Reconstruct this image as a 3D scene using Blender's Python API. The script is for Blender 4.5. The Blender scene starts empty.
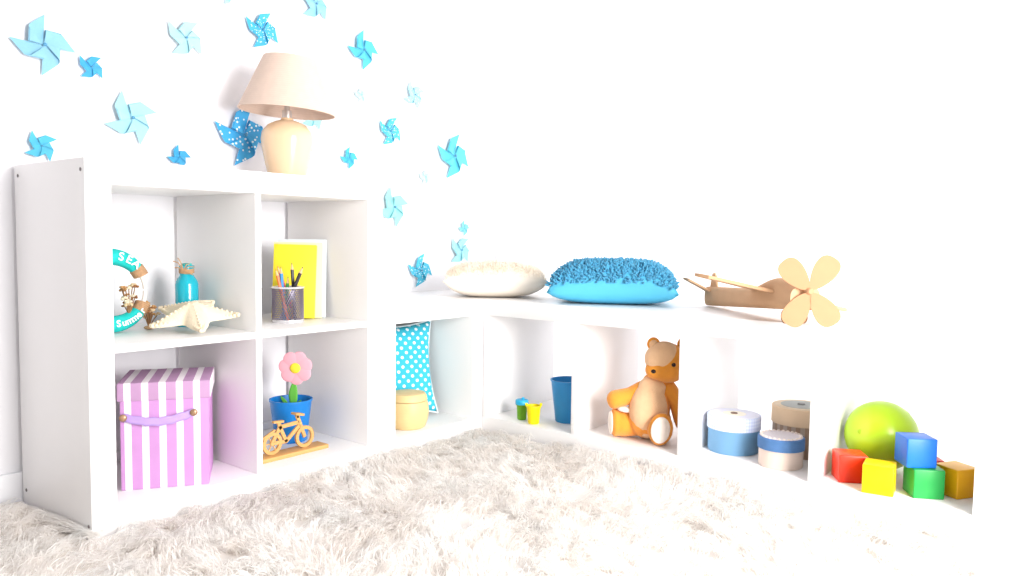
import bpy, bmesh, math, random
import numpy as np
from mathutils import Vector, Matrix, Euler
random.seed(7); RNG = np.random.default_rng(7)
PI = math.pi
SC = bpy.context.scene
COL = SC.collection
S = 0.01                                   # all modelling below is in centimetres

# ------------------------------------------------------------------ camera
CAM = Vector((-67.976, -203.928, 63.848)); YAW, PIT, ROL, FPX = 0.8945, -0.0643, 0.0132, 773.864
_f = Vector((math.sin(YAW)*math.cos(PIT), math.cos(YAW)*math.cos(PIT), math.sin(PIT)))
_r0 = Vector((math.cos(YAW), -math.sin(YAW), 0)); _u0 = _r0.cross(_f)
_r = _r0*math.cos(ROL) + _u0*math.sin(ROL); _u = -_r0*math.sin(ROL) + _u0*math.cos(ROL)
cd = bpy.data.cameras.new('camera'); cam = bpy.data.objects.new('camera', cd); COL.objects.link(cam)
M3 = Matrix((( _r.x, _u.x, -_f.x), (_r.y, _u.y, -_f.y), (_r.z, _u.z, -_f.z)))
cam.matrix_world = Matrix.Translation(CAM*S) @ M3.to_4x4()
cd.sensor_fit = 'HORIZONTAL'; cd.sensor_width = 36; cd.lens = FPX/1024*36; cd.clip_start = 0.02
SC.camera = cam
def at(u, v, ax, val):                     # the point on a real plane (ax = val) seen at a pixel
    d = _f*FPX + _r*(u-512) - _u*(v-288)
    return CAM + d*((val-CAM[ax])/d[ax])

# ------------------------------------------------------------------ light
W = bpy.data.worlds.new('world'); SC.world = W; W.use_nodes = True
bg = W.node_tree.nodes['Background']; bg.inputs[0].default_value = (1.0, 0.985, 0.985, 1); bg.inputs[1].default_value = 0.43
def softbox(loc, aim, w, h, watts, col=(1.0, 0.985, 0.975)):  # area lamps out of view, added to brighten the shelf fronts
    ld = bpy.data.lights.new('added_softbox', 'AREA'); ld.shape = 'RECTANGLE'; ld.size = w; ld.size_y = h; ld.energy = watts; ld.color = col
    lo = bpy.data.objects.new('added_softbox', ld); COL.objects.link(lo); lo.location = Vector(loc)*S
    lo.rotation_euler = (Vector(aim)-Vector(loc)).to_track_quat('-Z', 'Y').to_euler()
softbox((26, -345, 112), (60, -60, 35), .9, 1.3, 62)
softbox((30, -290, 70), (140, -105, 25), .8, 1.1, 42)
sd_ = bpy.data.lights.new('sun', 'SUN'); sd_.energy = 4.6; sd_.angle = .05; sun = bpy.data.objects.new('sun', sd_); COL.objects.link(sun)
sun.rotation_euler = Vector((-1, .06, -.30)).to_track_quat('-Z', 'Y').to_euler()      # daylight outside the curtained window
SC.view_settings.view_transform = 'Standard'; SC.view_settings.look = 'None'
SC.view_settings.gamma = 1; SC.view_settings.use_curve_mapping = False
SC.view_settings.exposure = 0.15

# ------------------------------------------------------------------ materials
def lin(c):
    return tuple(((x/255)/12.92 if x/255 <= .04045 else ((x/255+.055)/1.055)**2.4) for x in c)
class NT:
    def __init__(s, m): s.t = m.node_tree; s.n = s.t.nodes; s.b = s.n['Principled BSDF']
    def new(s, typ, **kw):
        x = s.n.new(typ)
        for k, v in kw.items(): setattr(x, k, v)
        return x
    def link(s, a, b): s.t.links.new(a, b)
    def math(s, op, a, b=None):
        x = s.new('ShaderNodeMath', operation=op)
        for i, q in enumerate((a, b)):
            if q is None: continue
            if isinstance(q, (int, float)): x.inputs[i].default_value = q
            else: s.link(q, x.inputs[i])
        return x.outputs[0]
    def mix(s, f, a, b):
        x = s.new('ShaderNodeMix', data_type='RGBA')
        for sock, q in ((x.inputs[0], f), (x.inputs[6], a), (x.inputs[7], b)):
            if isinstance(q, tuple): sock.default_value = (*q, 1)
            elif isinstance(q, (int, float)): sock.default_value = q
            else: s.link(q, sock)
        return x.outputs[2]
    def obj(s): return s.new('ShaderNodeTexCoord').outputs['Object']
MATS = {}
def mat(name, c, rough=.5, var=.04, nscale=30, bump=0, bscale=120, metal=0, sheen=0, spec=.4, pattern=None, sss=0):
    if name in MATS: return MATS[name]
    m = bpy.data.materials.new(name); m.use_nodes = True; t = NT(m); b = t.b
    b.inputs['Roughness'].default_value = rough; b.inputs['Metallic'].default_value = metal
    b.inputs['Specular IOR Level'].default_value = spec; b.inputs['Sheen Weight'].default_value = sheen
    base = lin(c); co = t.obj()
    nz = t.new('ShaderNodeTexNoise'); nz.inputs['Scale'].default_value = nscale; nz.inputs['Detail'].default_value = 3
    t.link(co, nz.inputs['Vector'])
    dark = tuple(x*(1-var*2) for x in base); lite = tuple(min(1, x*(1+var)) for x in base)
    col = t.mix(nz.outputs[0], dark, lite)
    if pattern: col = pattern(t, co, col)
    t.link(col, b.inputs['Base Color'])
    if bump:
        n2 = t.new('ShaderNodeTexNoise'); n2.inputs['Scale'].default_value = bscale; n2.inputs['Detail'].default_value = 4
        t.link(co, n2.inputs['Vector'])
        bp = t.new('ShaderNodeBump'); bp.inputs['Strength'].default_value = bump; bp.inputs['Distance'].default_value = .004
        t.link(n2.outputs[0], bp.inputs['Height']); t.link(bp.outputs[0], b.inputs['Normal'])
    MATS[name] = m; return m
def stripes(axis, period, frac, c2, off=0.0):          # flat print: stripes along one local axis (cm)
    def f(t, co, col):
        sx = t.new('ShaderNodeSeparateXYZ'); t.link(co, sx.inputs[0])
        v = t.math('FRACT', t.math('ADD', t.math('MULTIPLY', sx.outputs[axis], 100/period), off+100.0))
        return t.mix(t.math('LESS_THAN', v, frac), col, lin(c2))
    return f
def dots(period, rad, c2, axes=(0, 2), rot=PI/4):
    def f(t, co, col):
        sx = t.new('ShaderNodeSeparateXYZ'); t.link(co, sx.inputs[0])
        a, b = sx.outputs[axes[0]], sx.outputs[axes[1]]
        k = 100/period; cs, sn = math.cos(rot)*k, math.sin(rot)*k
        p = t.math('SUBTRACT', t.math('FRACT', t.math('ADD', t.math('ADD', t.math('MULTIPLY', a, cs), t.math('MULTIPLY', b, sn)), 100.)), .5)
        q = t.math('SUBTRACT', t.math('FRACT', t.math('ADD', t.math('SUBTRACT', t.math('MULTIPLY', b, cs), t.math('MULTIPLY', a, sn)), 100.)), .5)
        d = t.math('SQRT', t.math('ADD', t.math('MULTIPLY', p, p), t.math('MULTIPLY', q, q)))
        return t.mix(t.math('LESS_THAN', d, rad), col, lin(c2))
    return f
def specks(scale, thr, c2):
    def f(t, co, col):
        v = t.new('ShaderNodeTexVoronoi'); v.inputs['Scale'].default_value = scale; t.link(co, v.inputs['Vector'])
        return t.mix(t.math('LESS_THAN', v.outputs['Distance'], thr), col, lin(c2))
    return f
def gingham(n, zper, c2):                                # checks wrapped round a box
    def f(t, co, col):
        sx = t.new('ShaderNodeSeparateXYZ'); t.link(co, sx.inputs[0])
        ang = t.math('ARCTAN2', sx.outputs[1], sx.outputs[0])
        a = t.math('LESS_THAN', t.math('FRACT', t.math('ADD', t.math('MULTIPLY', ang, n/(2*PI)), 50.)), .5)
        b = t.math('LESS_THAN', t.math('FRACT', t.math('ADD', t.math('MULTIPLY', sx.outputs[2], 100/zper), 50.)), .5)
        return t.mix(t.math('MULTIPLY', t.math('ADD', a, b), .5), col, lin(c2))
    return f
def ring_stripes(n, frac, c2):
    def f(t, co, col):
        sx = t.new('ShaderNodeSeparateXYZ'); t.link(co, sx.inputs[0])
        ang = t.math('ARCTAN2', sx.outputs[1], sx.outputs[0])
        return t.mix(t.math('LESS_THAN', t.math('FRACT', t.math('ADD', t.math('MULTIPLY', ang, n/(2*PI)), 50.)), frac), col, lin(c2))
    return f
def weave(sc, c2, amt=.5):
    def f(t, co, col):
        w = t.new('ShaderNodeTexWave', wave_type='BANDS', bands_direction='Z'); w.inputs['Scale'].default_value = sc
        w.inputs['Distortion'].default_value = 2.0; w.inputs['Detail'].default_value = 2; t.link(co, w.inputs['Vector'])
        return t.mix(t.math('MULTIPLY', w.outputs['Fac'], amt), col, lin(c2))
    return f

M_white = mat('white_laminate', (244, 242, 241), .38, .01, 8)
M_wall = mat('white_wall_paint', (246, 245, 248), .7, .008, 6, bump=.05, bscale=300)
M_trim = mat('white_trim_paint', (243, 243, 246), .45, .01, 6)
M_floor = mat('pale_floor', (226, 222, 230), .4, .02, 4)
M_hole = mat('screw_grey', (120, 112, 112), .5)

# ------------------------------------------------------------------ mesh builder (centimetres)
class B:
    def __init__(s): s.bm = bmesh.new()
    def box(s, c, sz, bev=0, rot=None, seg=2):
        g = bmesh.ops.create_cube(s.bm, size=1); vs = g['verts']
        for v in vs: v.co = Vector((v.co.x*sz[0], v.co.y*sz[1], v.co.z*sz[2]))
        if bev:
            es = list({e for v in vs for e in v.link_edges})
            r = bmesh.ops.bevel(s.bm, geom=es, offset=bev, segments=seg, affect='EDGES', profile=.5)
            vs = list({v for f in r['faces'] for v in f.verts} | {v for v in vs if v.is_valid})
        for v in vs:
            if rot is not None: v.co = rot @ v.co
            v.co += Vector(c)
        return s
    def lathe(s, prof, n=32, c=(0, 0, 0), rot=None, sx=1, sy=1):
        rings = []
        for r, z in prof:
            if r <= 1e-6: ring = [s.bm.verts.new((0, 0, z))]
            else: ring = [s.bm.verts.new((r*sx*math.cos(2*PI*i/n), r*sy*math.sin(2*PI*i/n), z)) for i in range(n)]
            rings.append(ring)
        for a, b in zip(rings, rings[1:]):
            if len(a) == 1 and len(b) == 1: continue
            for i in range(n):
                j = (i+1) % n
                if len(a) == 1: s.bm.faces.new((a[0], b[j], b[i]))
                elif len(b) == 1: s.bm.faces.new((a[i], a[j], b[0]))
                else: s.bm.faces.new((a[i], a[j], b[j], b[i]))
        for ring in rings:
            for v in ring:
                if rot is not None: v.co = rot @ v.co
                v.co += Vector(c)
        return s
    def tube(s, pts, rad, n=8, closed=False, cap=True, flat=1.0):
        pts = [Vector(p) for p in pts]; N = len(pts)
        if not hasattr(rad, '__len__'): rad = [rad]*N
        rings = []; up = None
        for i, p in enumerate(pts):
            if closed: t = pts[(i+1) % N]-pts[i-1]
            else: t = pts[min(i+1, N-1)]-pts[max(i-1, 0)]
            t.normalize()
            if up is None:
                up = Vector((0, 0, 1)) if abs(t.z) < .9 else Vector((1, 0, 0))
            a = t.cross(up); a.normalize(); b = a.cross(t); b.normalize(); up = b
            rings.append([s.bm.verts.new(p + (a*math.cos(2*PI*k/n) + b*math.sin(2*PI*k/n)*flat)*rad[i]) for k in range(n)])
        for i in range(N if closed else N-1):
            A, Bq = rings[i], rings[(i+1) % N]
            for k in range(n): s.bm.faces.new((A[k], A[(k+1) % n], Bq[(k+1) % n], Bq[k]))
        if cap and not closed:
            s.bm.faces.new(rings[0][::-1]); s.bm.faces.new(rings[-1])
        return s
    def prism(s, poly, th, mtx=Matrix.Identity(4)):       # polygon in local xz, thickness along y, centred
        a = [s.bm.verts.new(mtx @ Vector((x, -th/2, z))) for x, z in poly]
        b = [s.bm.verts.new(mtx @ Vector((x, th/2, z))) for x, z in poly]
        s.bm.faces.new(a); s.bm.faces.new(b[::-1]); n = len(poly)
        for i in range(n): s.bm.faces.new((a[i], b[i], b[(i+1) % n], a[(i+1) % n]))
        return s
    def ell(s, c, r, rot=None, n=24, m=14):
        prof = [(max(0, math.sin(PI*i/m)), -math.cos(PI*i/m)) for i in range(m+1)]; prof[0] = (0, -1); prof[-1] = (0, 1)
        D = Matrix.Diagonal(Vector(r)); R = D if rot is None else rot @ D
        return s.lathe(prof, n, c, R)
    def grid(s, fn, nu, nv, closeu=False):
        V = [[s.bm.verts.new(fn(i/(nu if closeu else nu-1), j/(nv-1))) for j in range(nv)] for i in range(nu)]
        for i in range(nu if closeu else nu-1):
            for j in range(nv-1):
                s.bm.faces.new((V[i][j], V[(i+1) % nu][j], V[(i+1) % nu][j+1], V[i][j+1]))
        return s
    def build(s, name, m, parent=None, smooth=True, angle=40, weld=0, label=None):
        bm = s.bm
        if weld: bmesh.ops.remove_doubles(bm, verts=bm.verts, dist=weld)
        bmesh.ops.recalc_face_normals(bm, faces=bm.faces)
        for v in bm.verts: v.co *= S
        me = bpy.data.meshes.new(name); bm.to_mesh(me); bm.free()
        if smooth:
            me.polygons.foreach_set('use_smooth', [True]*len(me.polygons))
            me.set_sharp_from_angle(angle=math.radians(angle))
        me.materials.append(m)
        o = bpy.data.objects.new(name, me); COL.objects.link(o)
        if parent is not None: o.parent = parent
        if label: o['label'] = label
        return o
def thing(name, label, cat, loc=(0, 0, 0), rz=0, group=None, rot=None):
    o = bpy.data.objects.new(name, None); COL.objects.link(o); o.empty_display_size = .03
    o.location = Vector(loc)*S; o.rotation_euler = rot if rot else (0, 0, rz)
    o['label'] = label; o['category'] = cat
    if group: o['group'] = group
    return o
def struct(o): o['kind'] = 'structure'; return o
def Rz(a): return Matrix.Rotation(a, 3, 'Z')
def Rx(a): return Matrix.Rotation(a, 3, 'X')
def Ry(a): return Matrix.Rotation(a, 3, 'Y')

# ------------------------------------------------------------------ the room
WY, WX = -0.2, 172.0
struct(B().box((60, -90, -1), (620, 620, 2)).build('floor', M_floor, smooth=False))
struct(B().box((12.5, WY+5, 145), (339, 10, 290)).build('wall_left', M_wall, smooth=False))
OPEN = ((-330, -4, 3, 268),)      # the window opening in the right wall: y0, y1, z0, z1
wr_ = B(); wr_.box((WX+5, -171, 279), (10, 352, 22)); wr_.box((WX+5, .5, 134), (10, 9, 268)); wr_.box((WX+5, -338.5, 134), (10, 17, 268))
for y0, y1, z0, z1 in OPEN: wr_.box((WX+5, (y0+y1)/2, z0/2), (10, y1-y0, z0))
struct(wr_.build('wall_right', M_wall, smooth=False))
for i, (y0, y1, z0, z1) in enumerate(OPEN):
    w_ = B()
    for z in (z0+1.5, z1-1.5): w_.box((WX+8, (y0+y1)/2, z), (3, y1-y0, 3), .2)
    for y in (y0+1, y1-1): w_.box((WX+8, y, (z0+z1)/2), (3, 2, z1-z0), .2)
    win = struct(w_.build('window_%d' % (i+1), M_trim))
mg = bpy.data.materials.new('window_glass'); mg.use_nodes = True; tg = NT(mg); gt = tg.new('ShaderNodeBsdfTransparent'); gg = tg.new('ShaderNodeBsdfGlossy'); gm = tg.new('ShaderNodeMixShader')
gm.inputs[0].default_value = .06; gg.inputs['Roughness'].default_value = .02; tg.link(gt.outputs[0], gm.inputs[1]); tg.link(gg.outputs[0], gm.inputs[2]); tg.link(gm.outputs[0], tg.n['Material Output'].inputs[0])
for wn, (y0, y1, z0, z1) in zip((win,), OPEN):
    B().box((WX+8, (y0+y1)/2, (z0+z1)/2), (.6, y1-y0-4, z1-z0-6)).build('pane', mg, wn, smooth=False)
struct(B().box((13.5, WY-.7, 3.6), (315, 1.4, 7.2), .3).build('baseboard_left', M_trim))
# ------------------------------------------------------------------ shelf units
T, D, C, FY, BY = 5.2, 1.6, 33.5, -39.0, -2.0
FX, BX, RY = 122.9, 160.6, -0.3
dep = BY-FY; my = (BY+FY)/2
def board(par, name, lo_, hi_, bev=.06):
    c = [(a+b)/2 for a, b in zip(lo_, hi_)]; s_ = [b-a for a, b in zip(lo_, hi_)]
    o = B().box((0, 0, 0), s_, bev).build(name, M_white, par)
    o.location = (Vector(c)*S) - Vector(par.location); return o
tall = thing('shelf_unit', 'tall white open shelf unit with four square compartments', 'shelf', (39.5, my, 0))
board(tall, 'top_panel', (T, FY, 79-T), (79-T, BY, 79)); board(tall, 'bottom_panel', (T, FY, 0), (79-T, BY, T))
board(tall, 'side_panel', (0, FY, 0), (T, BY, 79)); board(tall, 'side_panel', (79-T, FY, 0), (79, BY, 79))
board(tall, 'divider', (T+C, FY, T), (T+C+D, BY, 79-T), .08)
board(tall, 'shelf', (T, FY, T+C), (T+C, BY, T+C+D), .08); board(tall, 'shelf', (T+C+D, FY, T+C), (79-T, BY, T+C+D), .08)
for y, z in ((FY+1.6, 76.6), (BY-2.2, 3.4), (FY+1.4, 2.9), (BY-2.2, 76.6)):
    o = B().lathe([(0, 0), (.38, 0), (.38, .12), (0, .12)], 12, rot=Ry(-PI/2)).build('screw_cap', M_hole, tall)
    o.location = Vector((-.02-39.5, y-my, z))*S
cube = thing('shelf_unit', 'low white single-compartment shelf in the corner holding a dotted pillow', 'shelf', (101, my, 0))
X0, X1 = 79.05, 122.8; LH = 43.9
board(cube, 'top_panel', (X0+T, FY, LH-T), (X1-T, BY, LH)); board(cube, 'bottom_panel', (X0+T, FY, 0), (X1-T, BY, T))
board(cube, 'side_panel', (X0, FY, 0), (X0+T, BY, LH)); board(cube, 'side_panel', (X1-T, FY, 0), (X1, BY, LH))
run = thing('shelf_unit', 'long low white shelf bench along the right wall with open compartments', 'shelf', ((FX+BX)/2, RY-92.4, 0))
RL = 2*T+5*C+4*D
board(run, 'top_panel', (FX, RY-RL+T, LH-T), (BX, RY-T, LH)); board(run, 'bottom_panel', (FX, RY-RL+T, 0), (BX, RY-T, T))
board(run, 'side_panel', (FX, RY-T, 0), (BX, RY, LH)); board(run, 'side_panel', (FX, RY-RL, 0), (BX, RY-RL+T, LH))
for k in range(4):
    y = RY-T-(k+1)*C-k*D; board(run, 'divider', (FX, y-D, T), (BX, y, LH-T), .08)
Z2, ZT = T+C+D, 79.0     # mid shelf surface, top of tall unit

# ------------------------------------------------------------------ shaggy rug
def ribbons(name, root, tip_off, rise, width, m, parent, nseg=3, droop=None):
    """flat fibres from numpy arrays: root (n,3), tip_off (n,3) horizontal run, rise (n,) height of the arch (cm)"""
    n = len(root); ts = np.linspace(0, 1, nseg+1)
    side = np.stack([-tip_off[:, 1], tip_off[:, 0], np.zeros(n)], 1)
    side /= np.maximum(1e-6, np.linalg.norm(side, axis=1))[:, None]
    side = side + RNG.normal(0, .35, side.shape); side /= np.linalg.norm(side, axis=1)[:, None]
    V = np.zeros((n, nseg+1, 2, 3))
    for k, t in enumerate(ts):
        p = root + tip_off*(t**1.25)[..., None] if hasattr(t, 'shape') and t.shape else root + tip_off*(t**1.25)
        p = p.copy(); p[:, 2] += rise*(1-(1-t)**2.2) - (droop*t**3 if droop is not None else 0)
        w = width*(1-.75*t)
        V[:, k, 0] = p - side*w[:, None]/2; V[:, k, 1] = p + side*w[:, None]/2
    base = (np.arange(n)*(nseg+1)*2)[:, None, None]
    q = np.array([[2*k, 2*k+1, 2*k+3, 2*k+2] for k in range(nseg)])[None]
    F = (base+q).reshape(-1, 4)
    me = bpy.data.meshes.new(name); vs = (V.reshape(-1, 3)*S)
    me.vertices.add(len(vs)); me.vertices.foreach_set('co', vs.ravel().astype(np.float32))
    me.loops.add(F.size); me.loops.foreach_set('vertex_index', F.ravel().astype(np.int32))
    me.polygons.add(len(F)); me.polygons.foreach_set('loop_start', np.arange(0, F.size, 4, dtype=np.int32))
    me.update(calc_edges=True); me.polygons.foreach_set('use_smooth', np.ones(len(F), bool))
    me.materials.append(m); o = bpy.data.objects.new(name, me); COL.objects.link(o)
    o['kind'] = 'stuff'
    if parent is not None: o.parent = parent
    return o
def fibre_mat(name, c1, c2, scale, trans=.35):
    m = bpy.data.materials.new(name); m.use_nodes = True; t = NT(m)
    nz = t.new('ShaderNodeTexNoise'); nz.inputs['Scale'].default_value = scale; nz.inputs['Detail'].default_value = 4
    t.link(t.obj(), nz.inputs['Vector'])
    rp = t.new('ShaderNodeMapRange'); rp.inputs[1].default_value = .35; rp.inputs[2].default_value = .65; t.link(nz.outputs[0], rp.inputs[0])
    col = t.mix(rp.outputs[0], lin(c1), lin(c2))
    d = t.new('ShaderNodeBsdfDiffuse'); tr = t.new('ShaderNodeBsdfTranslucent'); mx = t.new('ShaderNodeMixShader')
    mx.inputs[0].default_value = trans; t.link(col, d.inputs[0]); t.link(col, tr.inputs[0])
    t.link(d.outputs[0], mx.inputs[1]); t.link(tr.outputs[0], mx.inputs[2])
    t.link(mx.outputs[0], t.n['Material Output'].inputs[0]); return m
rug = thing('shag_rug', 'cream white long-haired shaggy rug covering the floor', 'rug', (0, 0, 0))
M_back = mat('rug_backing', (236, 230, 224), .9, .05, 40)
RECTS = [(-120, 121.8, -262, -39.8), (-120, -1.0, -39.8, -3)]
rb = B()
for x0, x1, y0, y1 in RECTS: rb.box(((x0+x1)/2, (y0+y1)/2, .35), (x1-x0, y1-y0, .7))
rb.build('backing', M_back, rug, smooth=False)
def rug_pile():
    dens_cl = 0.17; cl = []
    for x0, x1, y0, y1 in RECTS:
        n = int((x1-x0)*(y1-y0)*dens_cl)
        cl.append(np.stack([RNG.uniform(x0, x1, n), RNG.uniform(y0, y1, n)], 1))
    cl = np.concatenate(cl)
    d = np.linalg.norm(cl-np.array([CAM.x, CAM.y]), axis=1)
    fwd = (cl-np.array([CAM.x, CAM.y]))@np.array([_f.x, _f.y])
    cl = cl[(fwd > 20) | (RNG.random(len(cl)) < .35)]
    n = len(cl)
    ang = 1.9*np.sin(cl[:, 0]*.045+1.3)+1.6*np.sin(cl[:, 1]*.06+cl[:, 0]*.02)+1.2*np.sin(cl[:, 0]*.11-cl[:, 1]*.09)+RNG.normal(0, .55, n) - 1.2
    L = RNG.uniform(2.2, 5.0, n); H = RNG.uniform(1.6, 3.4, n)
    k = 20
    root = np.repeat(cl, k, 0) + RNG.normal(0, 1.15, (n*k, 2))
    off = root-np.repeat(cl, k, 0)
    a = np.repeat(ang, k)+RNG.normal(0, .28, n*k); LL = np.repeat(L, k)*RNG.uniform(.7, 1.15, n*k)
    run_ = np.stack([np.cos(a)*LL, np.sin(a)*LL], 1) - off*.55
    end = root+run_
    ok = np.zeros(n*k, bool)
    for pts in (root,):
        for x0, x1, y0, y1 in RECTS: ok |= (pts[:, 0] > x0) & (pts[:, 0] < x1) & (pts[:, 1] > y0) & (pts[:, 1] < y1)
    # fibres may not run into the furniture: clamp the tips just in front of it
    end[:, 1] = np.where((end[:, 0] > -1.2) & (end[:, 1] > -40.2), -40.2-RNG.random(n*k)*.5, end[:, 1])
    end[:, 0] = np.where((end[:, 0] > 122) & (end[:, 1] > -186), 122-RNG.random(n*k)*.6, end[:, 0])
    end[:, 0] = np.where((end[:, 1] > -40) & (end[:, 0] > -1.0), -1.0-RNG.random(n*k)*.4, end[:, 0])
    end[:, 1] = np.minimum(end[:, 1], -2.4)
    run_ = end-root
    root, run_ = root[ok], run_[ok]; H2 = (np.repeat(H, k)*RNG.uniform(.75, 1.15, n*k))[ok]
    N = len(root)
    R3 = np.column_stack([root, np.full(N, .5)]); O3 = np.column_stack([run_, np.zeros(N)])
    return ribbons('pile', R3, O3, H2, RNG.uniform(.16, .34, N), fibre_mat('shag_fibre', (251, 247, 243), (255, 254, 252), 9, .5), rug, 3, droop=H2*.35)
rug_pile()

# ------------------------------------------------------------------ sheer white curtains in front of the window
def curtain(label, y0, y1, z0, z1, x, seed):
    t = thing('sheer_curtain', label, 'curtain', (x, (y0+y1)/2, z0), group='sheer curtains at the window')
    rr = random.Random(seed); ph = [rr.uniform(0, 6) for _ in range(3)]; w = y1-y0; b = B()
    n = int(w/1.6)
    def f(a, c):
        y = a*w; fold = .75*math.sin(y*.62+ph[0])+.45*math.sin(y*.31+ph[1])+.3*math.sin(y*1.13+ph[2])
        return Vector((fold*(1-.25*c), y-w/2, c*(z1-z0)))
    b.grid(f, n, 12); b.build('cloth', M_sheer, t, angle=80)
    hm = B(); hm.grid(lambda a, c: f(a, c*3.0/(z1-z0))+Vector((-.12, 0, 0)), n, 2); hm.build('hem', M_sheer, t, angle=80)
    B().tube([(0, -w/2, z1-z0+1), (0, w/2, z1-z0+1)], .9, 10).build('rod_sleeve', M_trim, t)
M_sheer = fibre_mat('sheer_voile', (250, 249, 252), (255, 255, 255), 3, .62)
curtain('long sheer white curtain behind the low bench next to the room corner', -158, -.5, 1.5, 272, 168.4, 1)
curtain('long sheer white curtain at the right end of the bench behind the lime ball', -262, -156, 1.5, 272, 165.6, 2)

# ------------------------------------------------------------------ pinwheels on the left wall
def blade_mesh(me_name, m, n=9):
    """one sail of a paper pinwheel: triangle cut from a square, its far corner curled over to the hub (tip length 1)"""
    b = B(); mm = .5; r = .085
    def fold(s, t):
        s0 = mm-r*1.2
        if s <= s0: return s, .02+.10*s
        a = (s-s0)/r
        if a < PI: return s0+r*math.sin(a), .02+.10*s0+r*(1-math.cos(a))
        ex = s-s0-PI*r; return s0-ex, .02+.10*s0+2*r-ex*.22
    V = {}
    for i in range(n+5):
        s = i/(n+4)
        for j in range(n):
            t = j/(n-1)*(1-s) if s < 1 else 0
            sp, h = fold(s, t)
            V[i, j] = b.bm.verts.new((-sp*100, t*100, h*100))      # scaled up so that S keeps a unit tip of 1 m
    for i in range(n+4):
        for j in range(n-1):
            try: b.bm.faces.new((V[i, j], V[i+1, j], V[i+1, j+1], V[i, j+1]))
            except ValueError: pass
    bmesh.ops.remove_doubles(b.bm, verts=b.bm.verts, dist=.001)
    o = b.build(me_name, m); me = o.data; bpy.data.objects.remove(o); return me
PIN_COL = {}
def pinwheel(u, v, px, ang, c, label, pat=None):
    P = at(u, v, 1, WY-1.1)
    depth = (P-CAM).dot(_f); Lc = px*depth/FPX*1.06
    key = (c, pat)
    if key not in PIN_COL:
        m = mat('paper_%d_%d_%d%s' % (*c, '_p' if pat else ''), c, .55, .05, 18, pattern=(specks(pat, .24, (232, 247, 252)) if pat else None))
        PIN_COL[key] = (m, blade_mesh('blade', m))
    m, me = PIN_COL[key]
    t = thing('paper_pinwheel', label, 'pinwheel', P, group='paper pinwheels on the wall', rot=(PI/2, 0, 0))
    for k in range(4):
        o = bpy.data.objects.new('blade', me); COL.objects.link(o); o.parent = t
        sc = Lc*S; o.scale = (sc, sc, sc*.8); o.rotation_euler = (0, 0, math.radians(ang)+k*PI/2-PI/2)
    B().ell((0, 0, Lc*.17), (Lc*.06, Lc*.06, Lc*.04), n=12, m=6).build('pin', mat('pin_blue', (84, 150, 190), .4), t)
    return t
c_br, c_md, c_pl, c_vp = (59, 166, 215), (88, 192, 221), (147, 206, 228), (171, 219, 228)
PINS = [
 (43, 45, 29, 86, (138, 194, 218), 'big light blue paper pinwheel nearest the upper left corner of the photo'),
 (91, 67, 14, 47, c_br, 'small bright blue pinwheel just right of the big light blue one'),
 (131, 118, 26, 108, (161, 216, 230), 'large pale aqua pinwheel on the wall above the tall shelf corner'),
 (185, 38, 21, 52, c_vp, 'medium very pale aqua pinwheel to the left of the patterned blue one at top'),
 (41, 146, 16, 118, (75, 186, 219), 'small blue pinwheel just above the left end of the tall shelf'),
 (179, 157, 12, 92, c_br, 'tiny bright blue pinwheel peeking over the tall shelf top'),
 (262, 30, 20, 62, (68, 179, 219), 'blue speckled pinwheel on the wall above the lamp shade', 9),
 (315, 4, 18, -48, c_pl, 'pale blue pinwheel cut by the top edge above the lamp'),
 (363, 50, 19, 88, (84, 192, 221), 'medium blue pinwheel on the wall right of the lamp shade top'),
 (243, 135, 31, 162, (62, 172, 230), 'large bright blue flower-print pinwheel partly behind the lamp', 7),
 (361, 95, 9, 70, (190, 225, 230), 'tiny barely tinted pinwheel on the wall right of the lamp shade'),
 (414, 95, 14, 110, (169, 219, 230), 'small pale aqua pinwheel above the speckled mid blue one', 8),
 (390, 131, 16, 57, (77, 186, 215), 'small mid blue speckled pinwheel right of the lamp', 8),
 (349, 158, 11, 85, (72, 184, 215), 'tiny blue pinwheel right of the lamp base'),
 (453, 156, 23, 68, (95, 201, 223), 'medium blue pinwheel furthest right, high above the cream cushion'),
 (425, 177, 9, 60, (190, 227, 230), 'tiny barely tinted pinwheel left of the corner blue one'),
 (393, 207, 20, 100, (150, 218, 222), 'pale turquoise pinwheel beside the right edge of the tall shelf'),
 (464, 228, 8, 85, (128, 206, 220), 'tiny teal pinwheel above the cream cushion'),
 (460, 250, 16, 132, (155, 218, 228), 'pale turquoise pinwheel just behind the cream cushion'),
 (420, 270, 17, 70, (73, 186, 217), 'blue dotted pinwheel low on the wall above the corner shelf', 8),
 (227, -4, 9, 250, c_vp, 'very pale pinwheel cut by the top edge left of the lamp'),
 (313, 117, 14, 120, (152, 216, 224), 'pale turquoise pinwheel almost hidden behind the lamp shade'),
]
for q in PINS: pinwheel(*q)

# ------------------------------------------------------------------ table lamp
def along(u, y, z):              # point on the pixel column u at world y (horizontal plane z)
    d = _f*FPX + _r*(u-512) - _u*(112-288); k = (y-CAM.y)/d.y
    p = CAM+d*k; return Vector((p.x, p.y, z))
lp = along(287, -19, ZT)
lamp = thing('table_lamp', 'ceramic table lamp with a beige fabric shade on the tall shelf', 'lamp', lp)
M_cer = mat('cream_ceramic', (238, 206, 168), .18, .04, 14, spec=.6)
M_shd = mat('beige_linen', (230, 206, 190), .85, .05, 60, bump=.25, bscale=700, pattern=weave(55, (220, 194, 176), .35))
M_brass = mat('pale_metal', (205, 200, 196), .3, .02, 20, metal=.6)
B().lathe([(0, 0), (4.6, 0), (4.9, .4), (5.2, 1.6), (6.0, 5), (6.8, 9), (7.05, 11.4), (6.7, 13.4), (5.2, 15.2), (3.2, 16.2), (1.8, 16.6), (1.5, 17.2), (0, 17.2)], 40).build('base', M_cer, lamp)
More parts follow.
